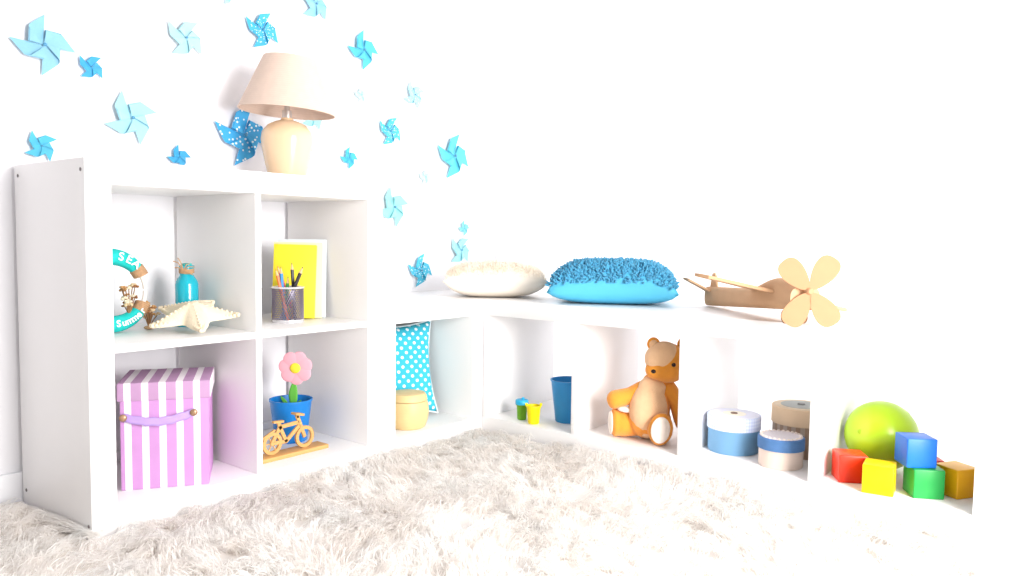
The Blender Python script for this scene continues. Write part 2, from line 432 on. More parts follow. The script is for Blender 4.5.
B().lathe([(0, 17.2), (1.3, 17.2), (1.3, 19.2), (.7, 19.4), (.7, 20.6), (1.5, 20.8), (1.5, 24), (0, 24)], 24).build('socket', M_brass, lamp)
B().lathe([(0, 24), (1.3, 24), (1.7, 26), (2.7, 29), (2.2, 31.6), (0, 32.6)], 24).build('bulb', mat('bulb_glass', (240, 240, 236), .2), lamp)
shade = B().lathe([(13.0, 0), (7.0, 14.6), (6.8, 14.6), (12.8, 0), (13.0, 0)], 56).build('shade', M_shd, lamp)
shade.location = Vector((0, 0, 18.9))*S
B().tube([(12.9*math.cos(a*PI/28), 12.9*math.sin(a*PI/28), 0) for a in range(56)], .22, 6, closed=True).build('rim', M_shd, shade)
sp = B()
for a in range(3): sp.tube([(0, 0, 11), (6.5*math.cos(a*2.094), 6.5*math.sin(a*2.094), 14)], .12, 6)
sp.build('spider_frame', M_brass, shade)
tilt = Matrix.Rotation(math.radians(3.2), 3, Vector((_f.x, _f.y, 0)).normalized())
shade.rotation_euler = tilt.to_euler()

# ------------------------------------------------------------------ lilac striped box
def quad_yaw(P, Q): return math.atan2((Q-P).y, (Q-P).x)
a_, b_ = at(119, 492, 2, T), at(211, 484.5, 2, T)
yaw = quad_yaw(a_, b_); Wb = (b_-a_).length; Db = 19.0; Hb = 23.2
ctr = (a_+b_)/2 + Vector((-math.sin(yaw), math.cos(yaw), 0))*Db/2
sb = thing('storage_box', 'lilac and white striped storage box with a lid and ribbon handle', 'box', ctr+Vector((0, 0, .02)), yaw)
per = Wb/5.35
M_str = mat('lilac_stripe', (204, 150, 206), .75, .06, 25, bump=.08, bscale=500, pattern=stripes(0, per, .40, (246, 240, 246), .32))
M_str2 = mat('shaded_stripe', (192, 152, 190), .8, .05, 25, bump=.08, bscale=500, pattern=stripes(0, per, .40, (246, 240, 244), .32))  # same stripes for the lid, muted to paint in the shelf's shade
B().box((0, 0, Hb/2), (Wb-.8, Db-.8, Hb), .25).build('body', M_str, sb)
lidb = B().box((0, 0, 2.1), (Wb+.2, Db+.2, 4.2), .3).build('lid', M_str2, sb); lidb.location = (0, 0, (Hb-2.6)*S)
hy = -Db/2+.2
hd = B()
hp = [Vector((-Wb*.44+Wb*.76*i/16, hy-.5-.9*math.sin(PI*i/16), 17.0-1.3*math.sin(PI*i/16)+.12*math.sin(i*2.1)+.35*i/16)) for i in range(17)]
hd.grid(lambda a, b: hp[min(16, int(round(a*16)))]+Vector((0, .12*math.sin(b*PI), (b-.5)*1.9)), 17, 4)
hh = hd.build('ribbon_handle', mat('lilac_ribbon', (190, 160, 226), .5, .06, 40), sb)
so = hh.modifiers.new('s', 'SOLIDIFY'); so.thickness = .0015
for q in (hp[0], hp[-1]):
    B().ell((q.x, q.y-.25, q.z), (.85, .45, .85), n=16, m=8).build('stud', mat('brass_stud', (176, 142, 112), .35, .05, 30, metal=.5), sb)

# ------------------------------------------------------------------ sea wreath
wp = at(114, 333, 2, Z2)
view = (wp-CAM); wyaw = math.atan2(view.y, view.x)-PI/2        # local -y faces the camera
wr = thing('sea_wreath', 'round turquoise sea wreath with jute wraps leaning in the upper left compartment', 'wreath', wp+Vector((0, 0, .05)), 0)
wr.rotation_euler = Euler((math.radians(-6), 0, wyaw+.42), 'XYZ')
RW = 8.0; CZ = 10.0
M_teal = mat('turquoise_felt', (28, 196, 190), .8, .07, 60, bump=.2, bscale=500)
M_jute = mat('jute', (206, 164, 124), .9, .12, 150, bump=.5, bscale=600)
M_cream = mat('off_white_cord', (238, 230, 222), .7)
def arc(a0, a1, n, r=RW): return [(r*math.cos(math.radians(a0+(a1-a0)*i/n)), 0, CZ+r*math.sin(math.radians(a0+(a1-a0)*i/n))) for i in range(n+1)]
B().tube(arc(0, 357, 60), .55, 8).build('ring_core', M_cream, wr)
for a0, a1, nm in ((36, 150, 'upper'), (205, 322, 'lower')):
    B().tube(arc(a0, a1, 28), [1.5+.5*math.sin(PI*i/28) for i in range(29)], 16).build('turquoise_wrap', M_teal, wr)
for a0, a1 in ((24, 40), (146, 162), (192, 208), (318, 336)):
    jt = B(); jt.tube(arc(a0, a1, 6), 1.62, 14)
    for k in range(6): 
        aa = math.radians(a0+(a1-a0)*(k+.5)/6); c0 = Vector((RW*math.cos(aa), 0, CZ+RW*math.sin(aa)))
        jt.tube([c0+Vector((math.cos(aa)*math.cos(w*PI/6), math.sin(w*PI/6), math.sin(aa)*math.cos(w*PI/6)))*1.68 for w in range(12)], .16, 5, closed=True)
    jt.build('jute_wrap', M_jute, wr)
def letter(ch, size, parent, m, mtx):
    cu = bpy.data.curves.new('letter', 'FONT'); cu.body = ch; cu.size = size*S; cu.extrude = .0006; cu.align_x = 'CENTER'; cu.align_y = 'CENTER'; cu.offset = .0005
    o = bpy.data.objects.new('tmp', cu); COL.objects.link(o)
    dg = bpy.context.evaluated_depsgraph_get(); me = bpy.data.meshes.new_from_object(o.evaluated_get(dg)); bpy.data.objects.remove(o)
    me.materials.clear(); me.materials.append(m); q = bpy.data.objects.new('letter', me); COL.objects.link(q); q.parent = parent; q.matrix_local = mtx; return q
M_let = mat('white_stitch', (246, 252, 252), .7)
def arc_text(txt, a_mid, step, size, inward):
    n = len(txt)
    for i, ch in enumerate(txt):
        a = math.radians(a_mid+(i-(n-1)/2)*step*(1 if inward else -1))
        rot = (a-PI/2) if not inward else (a+PI/2)
        loc = Vector((RW*math.cos(a)*S, -.0205, (CZ+RW*math.sin(a))*S))
        letter(ch, size, wr, M_let, Matrix.Translation(loc) @ Matrix.Rotation(-rot, 4, 'Y') @ Matrix.Rotation(PI/2, 4, 'X'))
arc_text('SEA', 62, 14, 2.7, False); arc_text('Summer', 296, 9.5, 2.2, True)
# little dried sprigs: one fixed to the wreath, one lying beside it
def sprig(par, name, base, hgt, spread, nn, cols, seed, flower=False):
    rr = random.Random(seed); st = B(); tops = []
    for i in range(nn):
        a = rr.uniform(0, 2*PI); h = hgt*rr.uniform(.35, 1); o = Vector((math.cos(a)*spread*rr.random(), math.sin(a)*spread*.6*rr.random(), h))
        tops.append(Vector(base)+o)
        st.tube([base, Vector(base)+o*.5+Vector((0, 0, .3)), Vector(base)+o], .14, 5)
    st.build('stem', mat('dry_stem', (150, 112, 78), .9), par)
    for i, tp in enumerate(tops):
        b = B(); r = rr.uniform(.55, .95)
        for k in range(5):
            a = k*2*PI/5+rr.random(); b.ell(tp+Vector((math.cos(a)*r*.6, math.sin(a)*r*.6, rr.uniform(-.2, .3))), (r*.55, r*.55, r*.4), n=8, m=5)
        b.ell(tp+Vector((0, 0, r*.3)), (r*.5,)*3, n=8, m=5)
        b.build('dried_bud', mat('dry_bud_%d' % (i % len(cols)), cols[i % len(cols)], .9, .12, 120), par)
TAN = [(196, 150, 100), (226, 200, 160), (158, 106, 66), (236, 222, 196)]
sprig(wr, 'sprig', Vector((3.6, -.6, 3.4)), 7.5, 2.6, 16, TAN, 3)
cp = at(161, 325, 2, Z2)
cor = thing('dried_sprig', 'small beige dried flower sprig between the wreath and the starfish', 'dried flower', Vector((23.6, -16.5, Z2+.02)))
B().ell((0, 0, .5), (1.3, 1.0, .5), n=14, m=7).build('base_knot', M_jute, cor)
sprig(cor, 'sprig', Vector((0, 0, .4)), 6.2, 2.6, 14, TAN, 8)

# ------------------------------------------------------------------ turquoise bottle
bp_ = along(187, -8.5, Z2); d187 = at(187, 300, 1, -15.5); bp_ = Vector((d187.x, d187.y, Z2+.02))
bot = thing('glass_bottle', 'turquoise glass bottle with a twine bow at its neck', 'bottle', bp_)
M_bot = mat('turquoise_glass', (22, 176, 196), .12, .05, 20, spec=.6)
B().lathe([(0, 0), (2.4, 0), (2.72, .4), (2.8, 1.2), (2.8, 10.6), (2.6, 11.5), (1.9, 12.6), (1.6, 13.2), (1.6, 14.6), (1.85, 14.8), (1.85, 15.5), (1.3, 15.6), (1.2, 14), (0, 13.8)], 32).build('body', M_bot, bot)
tw = B()
for k in range(4): tw.tube([(1.75*math.cos(a*PI/8), 1.75*math.sin(a*PI/8), 13.6+k*.3+.1*math.sin(a)) for a in range(16)], .17, 5, closed=True)
tw.build('twine', M_jute, bot)
bw = B(); rv = Vector((_r.x, _r.y, 0)).normalized(); fv = Vector((_f.x, _f.y, 0)).normalized()
for sx, l, h, dz in ((-1, 2.6, 2.4, .6), (1, 2.8, 1.0, .5), (-1, 2.2, .8, .3), (1, 2.4, -1.0, .2), (1, 1.6, 1.8, .5), (-1, 1.4, 3.2, .5)):
    bw.tube([Vector((0, 0, 14.2))-fv*1.8, Vector((0, 0, 14.2+h*.6+dz))-fv*2.0+rv*sx*l*.5, Vector((0, 0, 14.2+h))-fv*1.9+rv*sx*l], .14, 5)
bw.build('bow', M_jute, bot)
B().lathe([(0, 15.0), (1.25, 15.0), (1.3, 16.0), (0, 16.1)], 20).build('cork', mat('cork', (70, 186, 176), .8, .1, 90), bot)

# ------------------------------------------------------------------ starfish
def star_mesh(R, r, h, n=5, per=8, rings=9):
    b = B(); V = []
    N = n*per*2
    def rad(a):
        k = (a % (2*PI/n))/(2*PI/n); d = abs(k-.0) if k < .5 else 1-k      # 0 at an arm tip
        return r+(R-r)*(1-min(1, d*2)) ** 1.7
    for j in range(rings):
        q = j/(rings-1)
        ring = []
        for i in range(N):
            a = 2*PI*i/N; R_ = rad(a)
            rr_ = R_*math.sin(q*PI/2); z = h*math.cos(q*PI/2)*(1 if q < 1 else 0)
            kk = 1-.72*(rr_/R)
            ring.append(b.bm.verts.new((rr_*math.cos(a), rr_*math.sin(a), z*max(.15, kk))))
        V.append(ring)
    for j in range(rings-1):
        for i in range(N): b.bm.faces.new((V[j][i], V[j][(i+1) % N], V[j+1][(i+1) % N], V[j+1][i]))
    b.bm.faces.new(V[-1])
    bmesh.ops.remove_doubles(b.bm, verts=b.bm.verts, dist=.002)
    return b, rad
sq = at(196, 328, 2, Z2)
st = thing('starfish', 'big cream knobbly starfish propped in front of the turquoise bottle', 'starfish', Vector((29.0, -27.6, Z2+3.4)))
st.rotation_euler = (Matrix.Rotation(YAW*-1, 3, 'Z') @ Rx(math.radians(15)) @ Ry(math.radians(3)) @ Rz(math.radians(14))).to_euler()
M_star = mat('cream_starfish', (246, 230, 202), .8, .08, 60, bump=.4, bscale=300)
bstar, frad = star_mesh(10.6, 5.2, 4.2); bstar.build('body', M_star, st)
kn = B(); rr = random.Random(5)
for arm in range(5):
    a = arm*2*PI/5
    for k in range(9):
        q = k/8; 
        for sgn in (-1, 1):
            rad_ = 3.4+6.8*q; off = sgn*(1-q)*2.1+sgn*.3
            x = rad_*math.cos(a)-off*math.sin(a); y = rad_*math.sin(a)+off*math.cos(a)
            kn.ell((x, y, .45+.3*(1-q)), (.48, .48, .52), n=8, m=5)
        kn.ell(((1.0+8.8*q)*math.cos(a), (1.0+8.8*q)*math.sin(a), 3.7*(1-q)*.8+.75), (.34, .34, .34), n=8, m=5)
kn.build('knobs', M_star, st)

# ------------------------------------------------------------------ books and pencil cup
M_yel = mat('yellow_cover', (240, 222, 52), .5, .04, 20)
M_page = mat('paper_pages', (242, 238, 228), .8, .03, 80)
byaw = math.atan2(-8.9, 9.1)
def book(name, label, cat, corner, w, h, th, m, lean, group='books standing by the pencil cup', yaw_=byaw, roll=0):
    t = thing(name, label, cat, corner+Vector((0, 0, th*math.sin(abs(lean))+w*max(0, math.sin(roll))))); t.rotation_euler = (Rz(yaw_) @ Rx(lean) @ Ry(roll)).to_euler()
    B().box((w/2, .12, h/2), (w, .24, h), .06).build('front_cover', m, t)
    B().box((w/2, th-.12, h/2), (w, .24, h), .06).build('back_cover', m, t)
    B().box((.12, th/2, h/2), (.24, th-.1, h), .06).build('spine', m, t)
    B().box((w/2, th/2, h/2), (w-.7, th-.5, h-.6), .02).build('page_block', M_page, t)
    return t
d2 = Vector((math.cos(byaw), math.sin(byaw), 0)); n2 = Vector((-math.sin(byaw), math.cos(byaw), 0))
k0 = Vector((56.9, -15.6, Z2+.05))
book('notebook', 'bright yellow notebook standing behind the pencil cup', 'notebook', k0+d2*1.5, 11.7, 20.8, 1.6, M_yel, math.radians(-8), roll=math.radians(1))
book('notebook', 'cream notebook standing just behind the yellow one', 'notebook', k0+d2*1.4+n2*2.1, 13.6, 21.6, 1.2, mat('cream_cover', (246, 236, 190), .6), math.radians(-8))
book('notebook', 'white notebook, rearmost of the notebooks behind the pencil cup', 'notebook', k0+d2*2.2+n2*3.7, 13.6, 22.4, 1.2, mat('bluewhite_cover', (226, 236, 240), .6), math.radians(-8))
book('pocket_notebook', 'small black pocket notebook half hidden left of the yellow one', 'notebook', Vector((52.2, -9.4, Z2+.05)), 6.2, 8.5, 1.2, mat('black_cover', (44, 40, 44), .5), math.radians(-8), yaw_=byaw+.1)
pcp = at(287, 322.5, 2, Z2); pcp = Vector((57.6, -25.0, Z2+.02))
cup = thing('pencil_cup', 'round metal mesh pencil cup full of pencils in front of the yellow notebook', 'pencil holder', pcp)
M_mesh = mat('mesh_steel', (140, 132, 148), .35, .06, 60, metal=.55)
RC, HC = 4.1, 9.4
mw = B(); NW = 44
for k in range(NW):
    for sg in (1, -1):
        mw.tube([(RC*math.cos(2*PI*k/NW+sg*i*.11), RC*math.sin(2*PI*k/NW+sg*i*.11), -.0+.4+(HC-.8)*i/10) for i in range(11)], .1, 4, cap=False)
mo = mw.build('mesh_wall', M_mesh, cup); mo['kind'] = 'stuff'
B().tube([(RC*math.cos(a*PI/20), RC*math.sin(a*PI/20), HC) for a in range(40)], .3, 8, closed=True).build('rim', mat('steel_rim', (226, 224, 228), .25, metal=.5), cup)
B().lathe([(0, 0), (RC+.1, 0), (RC+.2, .3), (RC+.1, .8), (RC-.1, .8), (RC-.2, .35), (0, .35)], 40).build('base', mat('steel_rim', (226, 224, 228)), cup)
M_wood = mat('pencil_wood', (226, 190, 140), .7, .06, 60); 
def pencil(lbl, c, foot, head, r=.42, tipc=None):
    """foot/head in cup-local right/forward coordinates (cm); stands inside the cup"""
    f0 = pcp+rv*foot[0]+fv*foot[1]+Vector((0, 0, .5)); h0 = pcp+rv*head[0]+fv*head[1]+Vector((0, 0, head[2]))
    ax = (h0-f0); L = ax.length; ax.normalize()
    t = thing('pencil', lbl, 'pencil', f0, group='pencils in the mesh cup'); t.rotation_euler = ax.to_track_quat('Z', 'Y').to_euler()
    B().lathe([(0, 0), (r, 0), (r, L-2.0), (0, L-2.0)], 6).build('shaft', mat('pencil_%d_%d_%d' % c, c, .4, .03), t, angle=25)
    B().lathe([(r*.98, L-2.0), (r*.35, L-.6)], 10).build('sharpened_wood', M_wood, t)
    B().lathe([(r*.36, L-.6), (0, L)], 8).build('lead', mat('lead_%d_%d_%d' % (tipc or c), tipc or c, .5), t)
pencil('pink red pencil furthest left in the mesh cup', (232, 70, 90), (1.2, 2.9), (-3.4, 1.9, 15.2))
pencil('orange pencil leaning beside the pink red one', (242, 112, 36), (.8, -2.5), (-2.5, -2.5, 14.6), tipc=(230, 80, 60))
pencil('blue pencil with an olive tip in the mesh cup', (38, 138, 208), (-.4, -1.5), (-1.5, -1.4, 15.2), .46, (130, 130, 60))
pencil('green pencil rising between the blue and black pencils', (40, 160, 70), (-1.2, 1.7), (-.4, 1.7, 12.4))
pencil('yellow orange pencil in the middle of the mesh cup', (246, 172, 40), (.9, 1.7), (.9, 1.8, 13.2))
pencil('black pencil standing upright in the mesh cup', (40, 38, 42), (1.8, .7), (.9, .7, 16.2), .46)
pencil('black pencil leaning to the right in the mesh cup', (50, 48, 52), (-1.8, -.4), (4.3, -.4, 15.2), .5)

# ------------------------------------------------------------------ flower pot and bicycle
M_pot = mat('blue_plastic', (22, 128, 210), .38, .03, 15)
pp_ = Vector((63.4, -17.9, T+.02))
def bucket(name, label, cat, loc, rt, rb_, h, m, n=40):
    t = thing(name, label, cat, loc)
    B().lathe([(0, 0), (rb_-.2, 0), (rb_, .25), (rt-.1, h-.5), (rt+.15, h-.5), (rt+.15, h), (rt-.25, h), (rb_-.25, .6), (0, .6)], n).build('pot', m, t)
    return t
pot = bucket('flower_pot', 'blue plastic pot with a pink flower in the lower right compartment', 'flower pot', pp_, 5.9, 4.5, 12.0, M_pot)
B().lathe([(0, 9.4), (5.4, 9.2), (5.4, 9.0), (0, 8.8)], 30).build('soil', mat('soil', (60, 110, 150), .9, .2, 60), pot)
M_pink = mat('pink_paper', (246, 176, 190), .7, .04, 20); M_grn = mat('green_paper', (104, 190, 72), .6, .08, 20)
flw = thing('paper_flower', 'pink flower with a yellow centre and green stem in the blue pot', 'flower', pp_+Vector((0, 0, 9.45)))
flw.rotation_euler = (0, 0, -YAW)       # local x = picture right, -y = towards the viewer
fl = Vector((1.7, -1.2, 11.6))
for k in range(7):
    a = k*2*PI/7+.3
    B().ell(fl+Vector((2.7*math.cos(a), .1*(k % 2), 2.7*math.sin(a))), (2.2, .32, 2.15), Ry(-a), 18, 10).build('petal', M_pink, flw)
B().ell(fl+Vector((0, -.35, 0)), (1.5, .5, 1.5), n=20, m=10).build('centre', mat('yellow_paper', (248, 226, 60), .6), flw)
B().tube([(.6, 0, 0), (.9, -.2, 4), (1.4, -.6, 8), fl+Vector((0, .4, 0))], .42, 10).build('stem', M_grn, flw)
def leafg(pts, w, par):
    b = B(); n = 8
    def f(a, c):
        i = a*(len(pts)-1); k = min(len(pts)-2, int(i)); p = Vector(pts[k]).lerp(Vector(pts[k+1]), i-k)
        return p+Vector(((c-.5)*w*math.sin(PI*(.12+.85*a)), -.15*abs(c-.5), 0))
    b.grid(f, n, 5); o = b.build('leaf', M_grn, par); o.modifiers.new('s', 'SOLIDIFY').thickness = .0012
leafg([(.9, -.5, .3), (.9, -.8, 4), (1.3, -.9, 8.4)], 2.6, flw); leafg([(-.6, -.6, .2), (-1.6, -1, 2.2), (-2.4, -1.4, 3.6)], 1.3, flw)
leafg([(1.8, -.3, .2), (2.4, -.6, 1.6), (3.2, -.8, 2.4)], 1.0, flw)

bk = thing('wooden_bicycle', 'cut-out wooden bicycle ornament on a plank in front of the blue pot', 'ornament', Vector((53.4, -30.2, T+.02)))
M_ply = mat('light_plywood', (222, 172, 108), .65, .08, 30, bump=.1, bscale=200, pattern=weave(40, (200, 148, 86), .4))
B().box((0, 0, .55), (23.6, 5.0, 1.1), .12).build('plank', M_ply, bk)
def wheel(cx, cz, r, nm='wheel'):
    b = B(); b.lathe([(r-.9, -.35), (r, -.35), (r, .35), (r-.9, .35), (r-.9, -.35)], 32, (cx, 0, cz), Rx(PI/2))
    if cx < 0: b.lathe([(0, -.35), (.55, -.35), (.55, .35), (0, .35)], 14, (cx, 0, cz), Rx(PI/2))
    for k in range(6 if cx < 0 else 0): b.box((cx+(r-.3)/2*math.cos(k*PI/3), 0, cz+(r-.3)/2*math.sin(k*PI/3)), (r-.3, .3, .22), 0, Ry(-k*PI/3))
    b.build('wheel', M_ply, bk)
WXs = (-4.6, 5.6); wz = 1.1+2.95
wheel(WXs[0], wz, 2.95); wheel(WXs[1], wz, 2.95)
fr = B()
def bar(p, q, w=1.0, th=.6):
    p, q = Vector((p[0], 0, p[1])), Vector((q[0], 0, q[1])); d = q-p; fr.box((p+q)/2, (d.length+.3, th, w), .06, Ry(-math.atan2(d.z, d.x)))
hd_ = (3.5, 8.6); bbk = (-.3, wz-.2); sd = (-2.2, 8.0)
for p, q in ((WXs[0:1]+(wz,), bbk), (bbk, sd), (sd, (hd_[0]+.1, hd_[1]-.3)), (bbk, (hd_[0]+.4, 7.4)), ((WXs[0], wz), sd), ((hd_[0]-.3, 10.2), (WXs[1], wz)), (sd, (-2.6, 9.4))): bar(p, q)
fr.build('frame', M_ply, bk)
fr = B(); bar((-4.1, 9.6), (-1.3, 9.4), .6, 1.0); fr.build('saddle', M_ply, bk)
fr = B(); bar((hd_[0]-1.2, 10.8), (hd_[0]+1.2, 10.3), .6, 2.4); bar((hd_[0]-.4, 10.4), (hd_[0]-.1, 9.6), .7, .6); fr.build('handlebar', M_ply, bk)
fr = B(); bar((WXs[0]-3.1, wz+1.6), (WXs[0]+.8, wz+3.4), .5, .6); fr.build('rear_rack', M_ply, bk)

# ------------------------------------------------------------------ pillows
def pillow(par, name, w, d, h, m, flat=.45, nu=26, nv=26, pinch=.08, tf=.5):
    """closed soft cushion lying in local xy, centre at z=0; returns functions for placing pile"""
    def surf(x, y, sgn):
        e = max(0, (1-abs(x)**3.2))*max(0, (1-abs(y)**3.2)); hh = h*(tf if sgn > 0 else 1-tf)*(e**flat)
        px = x*(1-pinch*(1-y*y)*abs(x)**2)*w/2; py = y*(1-pinch*(1-x*x)*abs(y)**2)*d/2
        return Vector((px, py, sgn*hh))
    b = B()
    b.grid(lambda a, c: surf(2*a-1, 2*c-1, 1), nu, nv); b.grid(lambda a, c: surf(2*a-1, 2*c-1, -1), nu, nv)
    o = b.build(name, m, par, weld=.02, angle=80) if m else None
    return surf, o
# dotted pillow in the corner compartment: stands up, so its local xy plane is turned upright
dp = thing('dotted_pillow', 'turquoise pillow with white polka dots standing in the corner shelf', 'pillow', Vector((102.5, -18.2, T+15.9)))
dp.rotation_euler = (Rz(math.radians(-24)) @ Rx(math.radians(90-13))).to_euler()
M_dot = mat('polka_cotton', (58, 186, 210), .8, .06, 20, bump=.08, bscale=500, pattern=dots(2.15, .24, (238, 250, 252), (0, 1), PI/4))
sf, o = pillow(dp, 'cover', 28.4, 31.0, 10.0, M_dot, .5, pinch=.14)
ed = B(); 
EDG = [sf(x, y, 0) for x, y in [(-1+2*i/20, -1) for i in range(20)]+[(1, -1+2*i/20) for i in range(20)]+[(1-2*i/20, 1) for i in range(20)]+[(-1, 1-2*i/20) for i in range(20)]]
ed.tube(EDG, .28, 6, closed=True).build('piping', mat('white_piping', (236, 246, 248), .7), dp)

M_cfur = fibre_mat('cream_fleece_fibre', (248, 238, 222), (254, 248, 238), 18, .3)
M_cfab = mat('cream_fabric', (246, 236, 222), .9, .04, 30, bump=.15, bscale=400)
ccl = Vector((135.4, -33.2, LH))
cc = thing('cream_cushion', 'fluffy cream cushion lying on the corner of the low shelves', 'cushion', ccl+Vector((0, 0, 5.6))); cc.rotation_euler = (0, 0, -YAW+.05)
sfc, o = pillow(cc, 'cover', 35, 28, 11.2, M_cfab, .5)
def scatter_pile(par, name, sf, n, L, m, w, up_only=True, thr=.0):
    xs = RNG.uniform(-.97, .97, (n, 2)); P = []; Nn = []
    for x, y in xs:
        p = sf(x, y, 1); e = .02; a = sf(min(1, x+e), y, 1)-sf(x-e, y, 1); c = sf(x, min(1, y+e), 1)-sf(x, y-e, 1); nn = a.cross(c)
        if nn.length < 1e-9: continue
        nn.normalize(); P.append(p); Nn.append(nn)
    return P, Nn
P, Nn = scatter_pile(cc, 'fleece', sfc, 9000, 1, None, 0)
P = np.array(P); Nn = np.array(Nn); n_ = len(P)
dirs = Nn*.45+RNG.normal(0, .55, (n_, 3)); dirs[:, 2] = np.maximum(dirs[:, 2], -.05)
ribbons('fleece', P, dirs*np.array([1.3, 1.3, 0]), np.maximum(.15, dirs[:, 2])*.9, RNG.uniform(.14, .28, n_), M_cfur, cc, 2)

bcl = Vector((143.4, -75.6, LH))
bc = thing('blue_cushion', 'blue cushion with a shaggy top and smooth turquoise underside', 'cushion', bcl+Vector((0, 0, 3.74))); bc.rotation_euler = (0, 0, -YAW-.16)
M_bfab = mat('cyan_fabric', (84, 184, 220), .6, .03, 20)
sfb, o = pillow(bc, 'cover', 40, 29, 12.8, M_bfab, .42, tf=.71)
P, Nn = scatter_pile(bc, 'tufts', sfb, 4600, 1, None, 0)
M_btuft = mat('blue_chenille', (74, 162, 200), .8, .14, 60, bump=.2, bscale=400, sheen=.2)
tv, tf = [], []
def tufts(P, Nn, r, L, name, m, par):
    V = []; F = []
    for p, nrm in zip(P, Nn):
        rv_ = Vector(RNG.normal(0, .55, 3)); dd = (nrm+rv_)
        if dd.length < .1: continue
        dd.normalize(); a = dd.orthogonal().normalized(); b2 = dd.cross(a); l = L*RNG.uniform(.7, 1.2); bend = Vector(RNG.normal(0, .35, 3))
        base = len(V); K = 5
        for q, rad_ in ((-.15, r), (.45, r*1.05), (.85, r*.85)):
            c = p+dd*l*q+bend*(q*q)
            for k in range(K): V.append(c+(a*math.cos(2*PI*k/K)+b2*math.sin(2*PI*k/K))*rad_)
        V.append(p+dd*l*1.05+bend*1.1)
        for q in range(2):
            for k in range(K): F.append((base+q*K+k, base+q*K+(k+1) % K, base+(q+1)*K+(k+1) % K, base+(q+1)*K+k))
        for k in range(K): F.append((base+2*K+k, base+2*K+(k+1) % K, base+3*K))
    me = bpy.data.meshes.new(name); me.from_pydata([tuple(v*S) for v in V], [], F); me.polygons.foreach_set('use_smooth', [True]*len(F))
    me.materials.append(m); o = bpy.data.objects.new(name, me); COL.objects.link(o); o.parent = par; o['kind'] = 'stuff'; return o
tufts(P, Nn, .31, 1.1, 'chenille_tufts', M_btuft, bc)

# ------------------------------------------------------------------ round wooden box in the corner shelf
wb = thing('wooden_box', 'round honey-coloured lidded box in front of the dotted pillow', 'box', Vector((96.4, -31.4, T+.02)))
M_bam = mat('honey_wood', (240, 208, 150), .5, .06, 20, pattern=weave(70, (230, 194, 134), .35))
B().lathe([(0, 0), (4.8, 0), (5.4, .4), (6.2, 2.6), (6.5, 5), (6.3, 7.2), (5.9, 8.4), (0, 8.4)], 40).build('body', M_bam, wb)
B().lathe([(5.8, 8.5), (5.95, 8.65), (5.75, 9.9), (5.2, 10.7), (3.4, 11.1), (0, 11.2), (0, 8.5), (5.8, 8.5)], 40).build('lid', M_bam, wb)

# ------------------------------------------------------------------ little cups and the blue tumbler
M_lime = mat('green_plastic', (112, 176, 28), .4); M_yp = mat('yellow_plastic', (250, 226, 0), .4); M_cy = mat('cyan_plastic', (40, 176, 222), .4)
g = bucket('small_cup', 'tiny green cup with a blue rim next to the yellow cup', 'cup', Vector((127.8, -51.6, T+.02)), 1.85, 1.5, 5.2, M_lime, 24)
B().lathe([(1.8, 5.0), (2.15, 5.0), (2.15, 6.2), (1.9, 6.5), (0, 6.6), (0, 5.9), (1.8, 5.9), (1.8, 5.0)], 24).build('rim_cap', M_cy, g)
B().ell((.3, -.2, 6.8), (.5, .5, .5), n=10, m=6).build('knob', M_cy, g)
yv = bucket('small_cup', 'tiny yellow cup in the first compartment of the low bench', 'cup', Vector((125.9, -57.8, T+.02)), 2.35, 1.8, 5.8, M_yp, 24)
for s_ in (-1, 1): B().box((rv.x*s_*2.3, rv.y*s_*2.3, 6.1), (.8, .3, .9), .12, Rz(-YAW)).build('lug', M_yp, yv)
bucket('tumbler', 'blue plastic tumbler partly hidden by the bench divider', 'cup', Vector((136.0, -64.2, T+.02)), 5.8, 4.2, 13.6, mat('tumbler_blue', (48, 150, 218), .38))

# ------------------------------------------------------------------ teddy bear
M_fur = mat('orange_plush', (252, 162, 56), .95, .08, 60, bump=.5, bscale=500, sheen=.3)
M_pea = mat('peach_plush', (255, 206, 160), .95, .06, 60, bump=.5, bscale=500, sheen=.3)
M_pad = mat('cream_plush', (252, 238, 226), .95, .04, 60, bump=.3, bscale=500)
M_eye = mat('black_bead', (46, 26, 20), .15)
tb = thing('teddy_bear', 'orange teddy bear with a peach belly sitting in the low bench', 'teddy bear', Vector((133.9, -94.5, T+.02)))
tb.rotation_euler = (0, 0, -YAW)       # local x = picture right, -y = towards the viewer
def blob(parts, vox=.42, it=6):
    """one continuous soft surface from overlapping capsules / ellipsoids"""
    b = B()
    for q in parts:
        if q[0] == 'e': b.ell(q[1], q[2], q[3] if len(q) > 3 else None, 20, 12)
        else: 
            pts, rad = q[1], q[2]
            b.tube(pts, rad, 16)
            b.ell(pts[0], (rad[0],)*3, None, 16, 10); b.ell(pts[-1], (rad[-1],)*3, None, 16, 10)
    o = b.build('tmp', M_fur); o.data.materials.clear()
    r = o.modifiers.new('r', 'REMESH'); r.mode = 'VOXEL'; r.voxel_size = vox*S
    s = o.modifiers.new('s', 'SMOOTH'); s.iterations = it; s.factor = .5
    dg = bpy.context.evaluated_depsgraph_get(); me = bpy.data.meshes.new_from_object(o.evaluated_get(dg)); bpy.data.objects.remove(o)
    me.polygons.foreach_set('use_smooth', [True]*len(me.polygons)); return me
def blob_part(name, parts, m, par, vox=.42, it=6):
    me = blob(parts, vox, it); me.name = name; me.materials.append(m); o = bpy.data.objects.new(name, me); COL.objects.link(o); o.parent = par; return o
blob_part('torso', [('e', (0, 0, 9.0), (6.2, 5.6, 8.6)), ('e', (0, 0, 5.5), (6.6, 6.2, 5.4)), ('e', (1.6, 0, 16.6), (4.0, 3.8, 3.2))], M_fur, tb)
